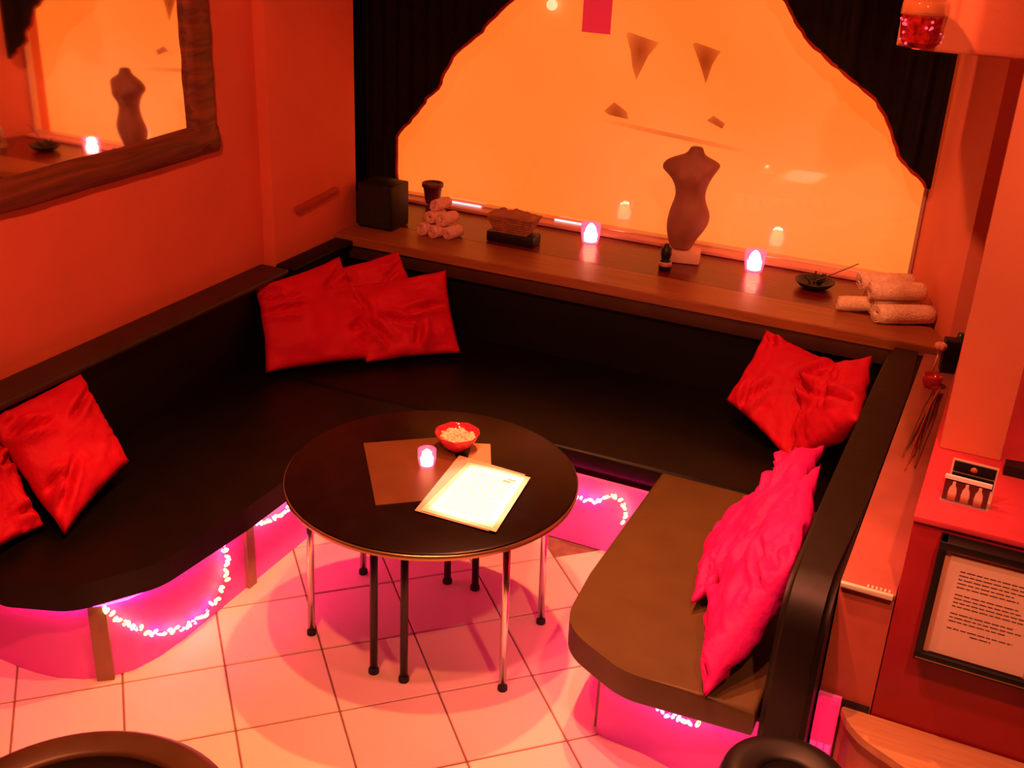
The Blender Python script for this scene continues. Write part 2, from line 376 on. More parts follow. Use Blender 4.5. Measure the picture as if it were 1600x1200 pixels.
# backrests
def backrest(pts, z0, z1, bev=.03, m=m_leatherback):
    o = fin('backrest', prism(bmesh.new(), pts, z0, z1, bev, 5), m, ban, True, bb); return auto(o, 50)
backrest([(-3.085, 1.4), (-2.99, 1.4), (-2.975, 4.015), (-3.085, 4.015)], .40, .775)
backrest([(-3.026, 4.035), (-2.95, 4.035), (-2.94, 4.50), (-3.026, 4.50)], .40, .775)
backrest([(-2.99, 4.575), (-.38, 4.575), (-.38, 4.68), (-2.99, 4.68)], .38, .775, .02)
o = mbox('back_cap', -3.088, -2.93, 1.4, 4.0, .772, .80, m_cap, ban, .012, bb, 3)
o = mbox('back_cap', -3.028, -2.92, 4.02, 4.53, .772, .80, m_leatherback, ban, .012, bb, 3)
# right backrest: a roll over the end
bm = bmesh.new(); prof = []
sec = [(2.60, .0), (2.575, .25), (2.57, .55), (2.575, .66), (2.60, .735), (2.65, .782), (2.72, .80), (3.2, .80), (4.0, .80), (4.50, .80), (4.50, .30), (2.70, .30), (2.70, .0)]
va = [bm.verts.new((-.350+(0 if z > .3 else .0), y, z)) for y, z in sec]; vb = [bm.verts.new((-.222, y, z)) for y, z in sec]
bm.faces.new(va); bm.faces.new(vb[::-1])
sidee = []
for k in range(len(sec)):
    f = bm.faces.new((va[k], vb[k], vb[(k+1) % len(sec)], va[(k+1) % len(sec)]))
for k in range(0, 9):
    for V in (va, vb):
        e = bm.edges.get((V[k], V[k+1])); sidee.append(e)
bmesh.ops.bevel(bm, geom=sidee, offset=.018, segments=3, affect='EDGES')
auto(fin('backrest', bm, m_leatherr, ban, True, bb), 50)
# base panels (curved) and posts
def strip(pts, z0, z1, th=.02):
    bm = bmesh.new(); n = len(pts); P = [Vector(p) for p in pts]; q = []
    for i in range(n):
        t = (P[min(i+1, n-1)]-P[max(i-1, 0)]).normalized(); nn = Vector((-t.y, t.x)); q.append(P[i]+nn*th)
    A = [bm.verts.new((p.x, p.y, z0)) for p in P]; B2 = [bm.verts.new((p.x, p.y, z1)) for p in P]
    Cc = [bm.verts.new((p.x, p.y, z0)) for p in q]; D = [bm.verts.new((p.x, p.y, z1)) for p in q]
    for i in range(n-1):
        bm.faces.new((A[i], A[i+1], B2[i+1], B2[i])); bm.faces.new((D[i], D[i+1], Cc[i+1], Cc[i]))
        bm.faces.new((B2[i], B2[i+1], D[i+1], D[i])); bm.faces.new((Cc[i], Cc[i+1], A[i+1], A[i]))
    bm.faces.new((A[0], B2[0], D[0], Cc[0])); bm.faces.new((A[-1], Cc[-1], D[-1], B2[-1]))
    return bm
bz = .312
lp = [(-3.08, 2.09), (-2.70, 2.08), (-2.62, 2.085), (-2.54, 2.10), (-2.46, 2.135), (-2.39, 2.19)]
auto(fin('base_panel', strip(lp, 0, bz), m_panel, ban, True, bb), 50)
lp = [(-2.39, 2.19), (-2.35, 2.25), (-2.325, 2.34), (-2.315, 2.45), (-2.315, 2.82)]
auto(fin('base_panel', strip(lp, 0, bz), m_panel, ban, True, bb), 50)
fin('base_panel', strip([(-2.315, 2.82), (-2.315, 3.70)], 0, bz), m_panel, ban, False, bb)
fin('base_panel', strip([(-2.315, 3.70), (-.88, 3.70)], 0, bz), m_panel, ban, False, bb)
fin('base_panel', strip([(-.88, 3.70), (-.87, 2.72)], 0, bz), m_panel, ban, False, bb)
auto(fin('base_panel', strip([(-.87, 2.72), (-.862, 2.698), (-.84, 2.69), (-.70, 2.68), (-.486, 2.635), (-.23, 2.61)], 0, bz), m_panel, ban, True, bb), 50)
def post(x, y, rz, w=.05, d=.012):
    bm = box(bmesh.new(), -w/2, w/2, -d, d, 0, bz-.002)
    bmesh.ops.rotate(bm, verts=bm.verts, matrix=Matrix.Rotation(rz, 3, 'Z')); bmesh.ops.translate(bm, verts=bm.verts, vec=(x, y, 0))
    fin('post', bm, m_post, ban, False, bb)
post(-2.40, 2.172, math.radians(38), .055); post(-2.312, 2.83, PI/2, .045); post(-.868, 2.74, PI/2, .03)

# rope lights tucked under the overhang (they light the base panels)
def rope(pts, label, r=.007):
    c = sum((Vector(p) for p in pts), Vector())/len(pts)
    o = fin('rope_light', tube(bmesh.new(), pts, r, 8), e_tube, None, True, c, c); tag(o, label, 'light', 'pink rope lights under the seats')
rope([(-3.0, 2.076, .302), (-2.66, 2.067, .302), (-2.53, 2.088, .302), (-2.45, 2.124, .302), (-2.38, 2.178, .302), (-2.335, 2.24, .302), (-2.31, 2.33, .302), (-2.298, 2.45, .302), (-2.294, 2.6, .302), (-2.294, 3.0, .302), (-2.294, 3.66, .302)], 'pink rope light under the left seat edge')
rope([(-2.25, 3.725, .30), (-.92, 3.725, .30)][::1] if False else [(-2.25, 3.715, .30), (-1.6, 3.715, .30), (-.93, 3.715, .30)], 'pink rope light under the rear seat edge beneath the window')
rope([(-.91, 3.64, .30), (-.90, 3.2, .30), (-.90, 2.76, .30), (-.88, 2.68, .30), (-.82, 2.655, .30), (-.70, 2.64, .30), (-.48, 2.60, .30), (-.40, 2.585, .30)], 'pink rope light under the right seat edge')

# ------------------------------------------------------------------ fairy lights
def fairy(ctrl, nb, label, off_n, yellow=.75, jit=.006, bs=.0065):
    P = [Vector(p) for p in ctrl]
    # catmull-rom
    pts = []
    for i in range(len(P)-1):
        p0, p1, p2, p3 = P[max(i-1, 0)], P[i], P[i+1], P[min(i+2, len(P)-1)]
        for k in range(12):
            t = k/12
            pts.append(.5*((2*p1)+(p2-p0)*t+(2*p0-5*p1+4*p2-p3)*t*t+(3*p1-p0-3*p2+p3)*t**3))
    pts.append(P[-1])
    base = P[0]
    root = empty('fairy_light_string', base, label, 'string lights', 'fairy lights on the bench base')
    fin('wire', tube(bmesh.new(), [p+off_n*.008 for p in pts], .0022, 6), m_wire, root, True, base)
    # arc length
    d = [0]
    for a, b in zip(pts, pts[1:]): d.append(d[-1]+(b-a).length)
    b0 = {}
    for k in range(nb):
        s = d[-1]*(k+.5)/nb; i = max(j for j in range(len(d)) if d[j] <= s); i = min(i, len(pts)-2)
        q = pts[i].lerp(pts[i+1], (s-d[i])/max(1e-6, d[i+1]-d[i]))+off_n*.010
        q += Vector((random.uniform(-jit, jit), random.uniform(-jit, jit), random.uniform(-jit, jit)))
        kind = 0 if random.random() < yellow else 1
        if kind not in b0:
            bm = lathe(bmesh.new(), [(0, -.012), (.004, -.010), (.0065, -.004), (.0065, .004), (.004, .010), (0, .012)], 8)
            bmesh.ops.scale(bm, verts=bm.verts, vec=(bs/.0065,)*3)
            o = fin('bulb', bm, (e_bulb, e_bulb2)[kind], root, True); b0[kind] = o
        else: o = link('bulb', b0[kind].data, root)
        o.location = q-base; o.rotation_euler = (random.uniform(-.7, .7), random.uniform(.6, 1.5), random.uniform(0, 3))
fairy([(-2.385, 2.165, .30), (-2.345, 2.235, .20), (-2.315, 2.34, .11), (-2.300, 2.46, .065), (-2.300, 2.57, .065), (-2.300, 2.66, .12), (-2.300, 2.69, .20), (-2.300, 2.66, .285)], 40, 'yellow and pink fairy light swag hanging deep on the left bench base', Vector((1, -.2, 0)))
fairy([(-2.300, 2.83, .31), (-2.300, 2.84, .275), (-2.300, 2.90, .245), (-2.300, 2.98, .225), (-2.300, 3.06, .225), (-2.300, 3.10, .25), (-2.300, 3.09, .275)], 20, 'short shallow fairy light garland beside the post next to the table', Vector((1, 0, 0)))
fairy([(-1.40, 3.685, .27), (-1.36, 3.685, .235), (-1.30, 3.685, .225), (-1.25, 3.685, .235), (-1.21, 3.685, .275), (-1.16, 3.685, .265), (-1.14, 3.685, .22), (-1.14, 3.685, .17)], 20, 'looped fairy lights on the base below the window seat', Vector((0, -1, 0)))
fairy([(-.76, 2.655, .285), (-.70, 2.65, .25), (-.64, 2.635, .235), (-.57, 2.62, .24), (-.52, 2.61, .255)], 14, 'few fairy lights just under the front of the right seat', Vector((0, -1, 0)), .3)

# ------------------------------------------------------------------ pillows
def pillow(tl, tr, br, bl, th, label, material, seed=0, wr=1.0, group='red pillows on the banquette', creases=None):
    rn = random.Random(int(seed*10))
    if creases is None:
        creases = []
        for k in range(6):
            cx_, cy_ = rn.choice([-1, 1]), rn.choice([-1, 1]); a = rn.uniform(.25, .75)
            creases.append((cx_*.9, cy_*(.9-rn.uniform(0, .6)), cx_*(1-a*1.3), cy_*(.9-a*rn.uniform(.4, 1.2)), .35))
    tl, tr, br, bl = map(Vector, (tl, tr, br, bl))
    n_ = ((tr-bl).cross(tl-br)).normalized()
    if n_.dot(Vector((0, 0, 2.5))-tl) < 0: n_ = -n_
    base = (bl+br)/2; N = 36; bm = bmesh.new(); gr = [[], []]
    for s in (0, 1):
        for i in range(N+1):
            row = []
            for j in range(N+1):
                u = -1+2*j/N; v = -1+2*i/N
                if s and (i in (0, N) or j in (0, N)): row.append(gr[0][i][j]); continue
                uu = u*(1-.055*(1-v*v)); vv = v*(1-.055*(1-u*u))
                a, b = (uu+1)/2, (vv+1)/2
                p = (bl*(1-a)+br*a)*(1-b)+(tl*(1-a)+tr*a)*b
                k = max(0, (1-u*u)*(1-v*v))
                t = th*(k**.42)*.5
                q = Vector((u*1.6+seed*3.1, v*1.6, s*4+seed))
                rr = 1-math.sqrt(k)
                wv = noise.noise(q*1.1)*.022+abs(noise.noise(Vector((u*2.2+seed, v*7+seed, s))))*-.016*(.4+rr)+noise.noise(Vector((u*9+v*4, v*3-seed, seed)))*.006
                t = t*(1+.15*noise.noise(q*.7))+wv*wr*min(1, k*6)
                if s == 0:
                    for (ax, ay, bx, by, dp) in creases:
                        dx, dy = bx-ax, by-ay; tt = max(0, min(1, ((u-ax)*dx+(v-ay)*dy)/(dx*dx+dy*dy)))
                        dd = math.hypot(u-ax-tt*dx, v-ay-tt*dy)
                        t -= dp*th*(math.exp(-(dd/.055)**2)-.45*math.exp(-((dd-.14)/.08)**2))*math.sin(PI*min(1, tt*.9+.1))*min(1, k*9)
                edgew = noise.noise(Vector((u*3, v*3, seed+9)))*.012
                row.append(bm.verts.new(p+n_*(t if s == 0 else -t)+n_*edgew))
            gr[s].append(row)
    for s in (0, 1):
        for i in range(N):
            for j in range(N):
                f = (gr[s][i][j], gr[s][i][j+1], gr[s][i+1][j+1], gr[s][i+1][j])
                try: bm.faces.new(f if s == 0 else f[::-1])
                except ValueError: pass
    o = fin('pillow', bm, material, None, True, base, base)
    return tag(o, label, 'pillow', group)
pillow((-2.975, 3.80, .77), (-2.84, 4.27, .80), (-2.48, 4.08, .43), (-2.84, 3.67, .43), .15, 'large red pillow in the left rear corner, left of the pair', m_red, 1, .6)
pillow((-2.86, 4.25, .74), (-2.625, 4.44, .82), (-2.42, 4.38, .56), (-2.64, 4.17, .48), .08, 'red pillow almost hidden in the left rear corner, one pointed corner showing on top', m_red, 9.4, .5)
pillow((-2.80, 4.18, .68), (-2.37, 4.455, .765), (-2.205, 4.31, .43), (-2.53, 4.00, .425), .15, 'creased red pillow in the left rear corner, right of the pair', m_red, 2.4, 1.3, creases=[(-.95, .35, -.35, -.75, .5), (-.45, .05, .25, -.35, .45), (.05, .02, .92, .12, .45), (.3, -.25, .1, -.85, .4), (-.75, .8, -.6, -.2, .45)])
pillow((-3.0, 2.34, .74), (-2.955, 2.74, .765), (-2.70, 2.68, .50), (-2.62, 2.28, .43), .17, 'red pillow at the left edge with a corner pointing right', m_red, 3.3, 1)
pillow((-2.97, 2.12, .72), (-2.985, 2.38, .66), (-2.72, 2.29, .43), (-2.74, 2.02, .43), .12, 'red pillow cut off by the left edge of the photo, front one', m_red, 4.7, 1.2)
pillow((-.93, 4.24, .53), (-.86, 4.52, .76), (-.45, 4.44, .69), (-.60, 4.02, .43), .13, 'red pillow standing on one corner in the right rear of the seat', m_red, 5.2, 1.2)
pillow((-.62, 4.30, .62), (-.41, 4.42, .78), (-.36, 3.90, .72), (-.58, 3.98, .43), .16, 'red pillow squeezed into the right rear corner behind the standing pillow', m_red, 6.6, 1.2)
pillow((-.405, 3.40, .77), (-.365, 2.86, .74), (-.50, 2.50, .43), (-.62, 2.98, .435), .15, 'bright pink-lit red crumpled pillow at the front of the right seat', m_pink, 7.9, 1.8, 'pink-lit pillows on the right seat')
pillow((-.43, 3.58, .76), (-.44, 3.22, .74), (-.66, 2.90, .435), (-.72, 3.26, .43), .12, 'pink-lit red pillow half hidden behind the front pillow on the right seat', m_pink, 8.5, 1.3, 'pink-lit pillows on the right seat')

# ------------------------------------------------------------------ round table
T = (-1.58, 2.90, 0)
tb = empty('round_table', T, 'round black-topped table with chrome and black tube legs', 'table')
R = .487
prof = [(0, .618), (R-.015, .618), (R-.004, .622), (R, .630), (R, .640), (R-.003, .647), (R-.010, .650), (0, .650)]
auto(fin('tabletop', lathe(bmesh.new(), prof, 96), m_table, tb, True), 30)
fin('edge_band', lathe(bmesh.new(), [(R-.001, .624), (R+.0025, .626), (R+.0025, .641), (R-.001, .643)], 96), mat('bronze_edge_band', (.45, .28, .14), .25, metal=.8), tb, True)
def leg(x, y, r, material, label=None):
    x -= T[0]; y -= T[1]
    o = fin('leg', tube(bmesh.new(), [(x, y, .012), (x*.985, y*.985, .32), (x*.97, y*.97, .62)], r, 14), material, tb, True)
    if label: tag(o, label)
    fin('foot', lathe(bmesh.new(), [(0, 0), (r*1.35, 0), (r*1.35, .012), (r*1.1, .022), (0, .022)], 14, x, y), m_rubber, o, True)
for x, y in ((-1.944, 2.693), (-1.217, 2.745), (-1.253, 3.142), (-1.985, 3.10)): leg(x, y, .0125, m_chrome, 'chrome leg')
for x, y in ((-1.641, 2.618), (-1.53, 2.629), (-1.672, 3.202), (-1.56, 3.215)): leg(x, y, .0135, m_blacktube, 'black tube leg')
bm = bmesh.new(); box(bm, -.08, .07, -.30, .33, .598, .618, .004, 1); fin('under_rail', bm, m_blacktube, tb)

# table things
def sheet(name, q, z, th, material, parent=None, base=None, bev=0):
    c = Vector((sum(p[0] for p in q)/4, sum(p[1] for p in q)/4, z))
    b = base or c
    bm = prism(bmesh.new(), q, z, z+th)
    return fin(name, bm, material, parent, False, b, None if parent else c), c
o, c = sheet('menu_board', [(-1.889, 2.963), (-1.632, 2.626), (-1.40, 2.82), (-1.655, 3.155)], .6505, .004, m_menu); tag(o, 'dark brown menu board lying flat under the candle glass', 'menu')
o, c = sheet('menu_sleeve', [(-1.555, 3.045), (-1.507, 2.655), (-1.25, 2.66), (-1.30, 3.035)], .6560, .0015, m_sleeve); tag(o, 'clear plastic sleeve lying under the white menu sheet', 'sleeve')
o, c = sheet('paper_slip', [(-1.56, 3.15), (-1.50, 3.175), (-1.425, 3.03), (-1.50, 2.99)], .6547, .0010, mat('tan_slip', (.55, .28, .16), .6)); tag(o, 'tan paper slip poking out behind the bowl', 'paper')
mb = Vector((-1.375, 2.84, .659))
ms = empty('menu_sheet', mb, 'bright white printed menu sheet on the table', 'menu')
fin('paper', prism(bmesh.new(), [(-1.503, 3.013), (-1.49, 2.661), (-1.227, 2.662), (-1.275, 3.021)], .659, .6602), mat('cream_card', (.9, .60, .38), .6), ms, False, mb)
fin('print_area', prism(bmesh.new(), [(-1.487, 3.000), (-1.472, 2.678), (-1.247, 2.678), (-1.290, 3.006)], .6602, .6605), m_paper, ms, False, mb)
bm = bmesh.new()
for k in range(20):   # lines of print, illegible in the photo
    t = (k+1.5)/22; y = 2.99-t*.30; xl = -1.470+t*.012; xr = -1.31+t*.038
    if random.random() < .5: xr -= random.uniform(.0, .04)
    box(bm, xl, xr, y-.0011, y+.0011, .6605, .6607)
fin('print_lines', bm, m_ink, ms, False, mb)
bm = bmesh.new(); box(bm, -1.345, -1.318, 2.950, 2.962, .6605, .6608); box(bm, -1.335, -1.305, 2.968, 2.976, .6605, .6608)
fin('print_smudge', bm, mat('orange_print', (.8, .35, .15), .6), ms, False, mb)
# bowl
bl = (-1.585, 3.085, .6555)
bo = empty('glass_bowl', bl, 'ruby cut-glass bowl filled with pale pieces on the round table', 'bowl')
bm = lathe(bmesh.new(), [(0, 0), (.030, 0), (.034, .006), (.052, .022), (.068, .045), (.076, .062), (.0775, .066), (.073, .064), (.062, .044), (.045, .022), (.02, .012), (0, .012)], 40)
for v in bm.verts:
    a = math.atan2(v.co.y, v.co.x); r = math.hypot(v.co.x, v.co.y)
    if v.co.z > .01 and r > .03:
        f = 1+.012*math.cos(a*16+v.co.z*90); v.co.x *= f; v.co.y *= f; v.co.z += .0015*math.cos(a*8)*(v.co.z > .055)
fin('bowl', bm, m_bowl, bo, True)
bm = bmesh.new()
for k in range(110):
    a = random.uniform(0, 2*PI); r = .058*math.sqrt(random.random()); z = .050+.010*(1-r/.06)+random.uniform(-.003, .003)
    q = bmesh.ops.create_icosphere(bm, subdivisions=1, radius=random.uniform(.006, .010)); M_ = Matrix.Translation((r*math.cos(a), r*math.sin(a), z))@Matrix.Rotation(a*3, 4, 'X')@Matrix.Diagonal((1.3, 1, .6, 1))
    bmesh.ops.transform(bm, matrix=M_, verts=q['verts'])
lathe(bm, [(0, .030), (.05, .030), (.060, .046), (.03, .054), (0, .056)], 24)
o = fin('pale_pieces', bm, m_sugar, bo, True); o['kind'] = 'stuff'
# votives
def votive(loc, r, h, label, power, group, mglass=e_cglass):
    root = empty('candle_glass', loc, label, 'candle', group)
    fin('glass', lathe(bmesh.new(), [(0, 0), (r*.75, 0), (r*.85, h*.1), (r, h*.5), (r, h), (r*.9, h), (r*.9, h*.5), (r*.7, h*.12), (0, h*.1)], 28), mglass, root, True)
    fin('wax', lathe(bmesh.new(), [(0, h*.12), (r*.66, h*.12), (r*.74, h*.50), (r*.6, h*.54), (0, h*.5)], 24), mat('lit_wax', (.95, .8, .5), .6, emis=(1, .78, .40), estr=9), root, True)
    fin('flame', lathe(bmesh.new(), [(0, h*.36), (r*.45, h*.45), (r*.60, h*.62), (r*.48, h*.82), (r*.2, h*.98), (0, h*1.04)], 16), e_candle, root, True)
    point('candle_light', (loc[0], loc[1], loc[2]+h*.75), power, (1, .22, .22), r*.5).visible_glossy = True
votive((-1.615, 2.925, .6555), .031, .064, 'bright glowing tealight glass on the brown menu board', 1.2, 'lit candle glasses')
votive((-1.886, 5.06, hL), .048, .100, 'glowing pink candle glass on the ledge, left of the torso', 16, 'lit candle glasses')
votive((-1.065, 5.076, hL), .048, .100, 'glowing pink candle glass on the ledge, right of the torso', 16, 'lit candle glasses')

# ------------------------------------------------------------------ torso statue
tl_ = (-1.40, 5.055, hL)
to = empty('torso_statue', tl_, 'brown headless female torso statue on a pale square base', 'statue', rz=math.radians(12))
mbox('plinth', -.085, .075, -.055, .055, 0, .055, m_base, to, .006)
rings = [ # z, cx, half width, half depth
 (.052, -.020, .050, .040), (.085, -.022, .058, .046), (.12, -.018, .074, .055), (.16, -.008, .092, .064), (.205, .002, .100, .068), (.245, .003, .094, .062),
 (.285, -.002, .077, .052), (.32, -.002, .068, .047), (.355, -.004, .073, .050), (.39, -.006, .086, .058), (.42, -.008, .098, .064), (.447, -.009, .112, .062), (.468, -.010, .122, .055), (.487, -.008, .108, .046), (.502, -.004, .068, .038), (.515, .002, .040, .032), (.535, .004, .033, .030), (.550, .004, .026, .024)]
bm = bmesh.new(); RG = []; n = 40
for z, cx, a, b in rings:
    row = []
    for k in range(n):
        th = 2*PI*k/n; ca, sa = math.cos(th), math.sin(th)
        x = cx+a*abs(ca)**.85*(1 if ca > 0 else -1); y = b*abs(sa)**.9*(1 if sa > 0 else -1)
        if sa < 0 and .36 < z < .45:      # bust
            for sx in (-1, 1):
                d = ((x-cx-sx*.045)/.034)**2+((z-.405)/.032)**2
                y -= .030*math.exp(-d)
        if sa < 0 and z < .25: y -= .006*math.cos((x-cx)/a*PI)
        if z < .13: y += .014*math.exp(-((x-cx)/.014)**2)*(1 if sa < 0 else -1)   # cleft between thighs
        if sa > 0 and .12 < z < .24: y += .018*abs(math.sin((x-cx)/a*PI))
        row.append(bm.verts.new((x, y, z)))
    RG.append(row)
for A, B_ in zip(RG, RG[1:]):
    for k in range(n): bm.faces.new((A[k], A[(k+1) % n], B_[(k+1) % n], B_[k]))
bm.faces.new(RG[0][::-1]); bm.faces.new(RG[-1])
# arm stumps pulled out of the shoulders
for v in bm.verts:
    if .40 < v.co.z < .50:
        wz = math.exp(-((v.co.z-.446)/.026)**2)
        if v.co.x < -.085: v.co.x -= .026*wz; v.co.z -= .012*wz
        if v.co.x > .07: v.co.x += .018*wz; v.co.z += .014*wz
o = fin('figure', bm, m_torso, to, True); s = o.modifiers.new('s', 'SUBSURF'); s.levels = 1; s.render_levels = 1

# ------------------------------------------------------------------ things on the ledge
sp = (-2.90, 4.70, hL)
so = empty('speaker', sp, 'black box loudspeaker at the left end of the window ledge', 'speaker')
mbox('cabinet', -.10, .10, -.02, .15, .0, .225, m_black, so, .008)
bm = box(bmesh.new(), -.09, .09, -.028, -.02, .012, .213, .003, 1); fin('grille', bm, mat('speaker_mesh', (.012, .010, .010), .9, nscale=200, namt=.5, bump=.5), so)
cp = (-2.865, 5.215, .838)
cu = empty('flower_pot', cp, 'small dark tapered pot by the window frame right of the speaker', 'pot')
fin('pot', lathe(bmesh.new(), [(0, 0), (.035, 0), (.040, .01), (.050, .085), (.058, .088), (.058, .108), (.051, .110), (.045, .09), (0, .085)], 24), mat('dark_red_pot', (.14, .02, .012), .5, nscale=12, namt=.3), cu, True)
fin('soil', lathe(bmesh.new(), [(0, .098), (.02, .104), (.048, .096), (.046, .085), (0, .085)], 20), m_black, cu, True)

def towel(center, length, r, direction, label, group, material, seed=0):
    """rolled towel: a spiral section swept along `direction`"""
    d = Vector(direction).normalized(); side = Vector((0, 0, 1)).cross(d).normalized(); upv = d.cross(side)
    bm = bmesh.new(); n = 64; turns = 3.2; inner = []; nl = 8
    prof_ = []
    for k in range(n+1):
        t = k/n; rad = r*(.22+.78*t); a = t*turns*2*PI-PI*.55
        prof_.append((rad*math.cos(a), rad*math.sin(a)))
    base = Vector(center); rows = []
    for i in range(nl+1):
        u = i/nl; row = []
        bulge = 1-.10*(abs(2*u-1)**4)
        for k, (a, b) in enumerate(prof_):
            nz = 1+.05*noise.noise(Vector((u*3+seed, k*.12, seed)))
            off = (u-.5)*length+.006*math.sin(k*.3+seed)*(1 if i in (0, nl) else 0)
            row.append(bm.verts.new(d*off+side*a*bulge*nz+upv*(b*bulge*nz*.93)+Vector((0, 0, r*.93))))
        rows.append(row)
    for i in range(nl):
        for k in range(n): bm.faces.new((rows[i][k], rows[i][k+1], rows[i+1][k+1], rows[i+1][k]))
    o = fin('rolled_towel', bm, material, None, True, (0, 0, 0), base)
    s = o.modifiers.new('s', 'SOLIDIFY'); s.thickness = r*.17; s.offset = 0
    return tag(o, label, 'towel', group)
GL = 'rolled towels heaped at the left of the ledge'
dl = (.25, 1, 0)
for k, (x, y, z, rr, lb_) in enumerate([(-2.640, 4.76, hL, .036, 'cream rolled towel, bottom left of the small heap by the speaker'), (-2.570, 4.745, hL, .036, 'cream rolled towel, bottom middle of the small heap by the speaker'), (-2.500, 4.765, hL, .034, 'cream rolled towel, bottom right of the small heap by the speaker'),
        (-2.605, 4.775, hL+.062, .035, 'cream rolled towel, middle row left in the small heap by the speaker'), (-2.535, 4.77, hL+.062, .035, 'cream rolled towel, middle row right in the small heap by the speaker'), (-2.590, 4.80, hL+.122, .032, 'cream rolled towel on top of the small heap by the speaker')]):
    towel((x, y, z), .10, rr, dl, lb_, GL, m_towel2, k)
GR = 'rolled towels stacked at the right of the ledge'
dr = (1, .55, 0)
for k, (x, y, z, rr, lb_) in enumerate([(-.345, 4.745, hL, .046, 'cream rolled towel at the front of the big right stack, nearest the seat'), (-.375, 4.845, hL, .046, 'cream rolled towel, second from the front in the bottom row of the big stack'), (-.42, 4.945, hL, .044, 'cream rolled towel at the rear of the big stack, against the splayed wall'),
        (-.53, 4.80, hL+.002, .036, 'short cream rolled towel at the left front of the big stack'), (-.39, 4.80, hL+.080, .044, 'cream rolled towel on the front of the upper row of the big stack'), (-.45, 4.90, hL+.078, .044, 'cream rolled towel on the rear of the upper row of the big stack')]):
    towel((x, y, z), .24 if k != 3 else .20, rr, dr, lb_, GR, m_towel, 10+k)
# basket on black stand
bs = (-2.22, 4.87, hL)
bk = empty('wicker_basket', bs, 'flared brown wicker basket with crumpled cloth on a black block stand', 'basket', rz=math.radians(2))
mbox('stand', -.125, .125, -.045, .055, 0, .05, m_black, bk, .004)
def frust(bm, a0, b0, z0, a1, b1, z1):
    A = [bm.verts.new(p) for p in ((-a0, -b0, z0), (a0, -b0, z0), (a0, b0, z0), (-a0, b0, z0))]; B_ = [bm.verts.new(p) for p in ((-a1, -b1, z1), (a1, -b1, z1), (a1, b1, z1), (-a1, b1, z1))]
    bm.faces.new(A[::-1]); bm.faces.new(B_)
    for k in range(4): bm.faces.new((A[k], A[(k+1) % 4], B_[(k+1) % 4], B_[k]))
bm = bmesh.new()
for k in range(7): frust(bm, .085+k*.006, .04+k*.003, .05+k*.0125, .089+k*.006, .043+k*.003, .050+k*.0125+.0105)
fin('basket', bm, m_basket, bk)
bm = bmesh.new(); NN = 18; G = []
for i in range(NN+1):
    row = []
    for j in range(NN+1):
        u, v = -1+2*j/NN, -1+2*i/NN; e = 1-max(abs(u), abs(v))**4
        row.append(bm.verts.new((u*.112, v*.055, .132+e*(.022+.028*noise.noise(Vector((u*2.5, v*2.5, 3)))))))
    G.append(row)
for i in range(NN):
    for j in range(NN): bm.faces.new((G[i][j], G[i][j+1], G[i+1][j+1], G[i+1][j]))
fin('crumpled_cloth', bm, mat('brown_cloth', (.42, .17, .09), .8, nscale=20, namt=.2), bk, True)
# small dark bottle beside the statue
bt = (-1.435, 4.87, hL)
bo2 = empty('small_bottle', bt, 'small dark bottle with a pinkish band standing left of the torso base', 'bottle')
fin('bottle', lathe(bmesh.new(), [(0, 0), (.028, 0), (.030, .01), (.028, .035), (.020, .05), (.022, .065), (.026, .075), (.024, .105), (.012, .115), (.011, .125), (0, .125)], 24), m_black, bo2, True)
fin('band', lathe(bmesh.new(), [(.0295, .022), (.0315, .025), (.030, .038), (.026, .042)], 24), mat('rose_band', (.6, .2, .15), .3), bo2, True)
# dark bowl with twig
db = (-.765, 5.0, hL)
do = empty('incense_bowl', db, 'flat black bowl with a long thin stick, right of the second candle', 'bowl')
fin('bowl', lathe(bmesh.new(), [(0, 0), (.045, 0), (.07, .012), (.088, .030), (.090, .036), (.084, .036), (.06, .018), (0, .012)], 32), m_black, do, True)
fin('stick', tube(bmesh.new(), [(-.02, .0, .02), (.08, .03, .075), (.17, .05, .13)], .0028, 6), m_stem, do, True)
bm = bmesh.new()
for k in range(9):
    a = random.uniform(0, 2*PI); tube(bm, [(.02*math.cos(a), .02*math.sin(a), .016), (.05*math.cos(a), .05*math.sin(a), .045+.02*random.random())], .004, 5)
fin('dry_petals', bm, m_black, do, True)

# ------------------------------------------------------------------ mirror on the left wall
mr = (-3.088, 2.8, 1.37)
mo = empty('wall_mirror', mr, 'large mirror in a wide rustic dark wood frame on the left wall', 'mirror')
def rail(y0, y1, z0, z1, seed):
    bm = bmesh.new(); ln = max(y1-y0, z1-z0); horiz = (y1-y0) > (z1-z0); n = 40; rows = []
    for i in range(n+1):
        t = i/n
        wob = .006*noise.noise(Vector((t*6, seed, 0))); wob2 = .006*noise.noise(Vector((t*6, seed+5, 0)))
        row = []
        for (px, pw) in ((0, 0), (.030, 0), (.042, .2), (.045, .5), (.038, .85), (.028, 1), (0, 1)):
            d = .006*noise.noise(Vector((t*14, pw*4, seed)))
            if horiz: row.append(bm.verts.new((px+(d if px > 0 else 0), y0+(y1-y0)*t, z0+wob+(z1-z0+wob2-wob)*pw)))
            else: row.append(bm.verts.new((px+(d if px > 0 else 0), y0+wob+(y1-y0+wob2-wob)*pw, z0+(z1-z0)*t)))
        rows.append(row)
    for A, B_ in zip(rows, rows[1:]):
        for k in range(7): bm.faces.new((A[k], A[(k+1) % 7], B_[(k+1) % 7], B_[k]))
    bm.faces.new(rows[0]); bm.faces.new(rows[-1][::-1])
    bmesh.ops.translate(bm, verts=bm.verts, vec=(0, -mr[1], -mr[2]))
    fin('frame_rail', bm, m_frame, mo, True)
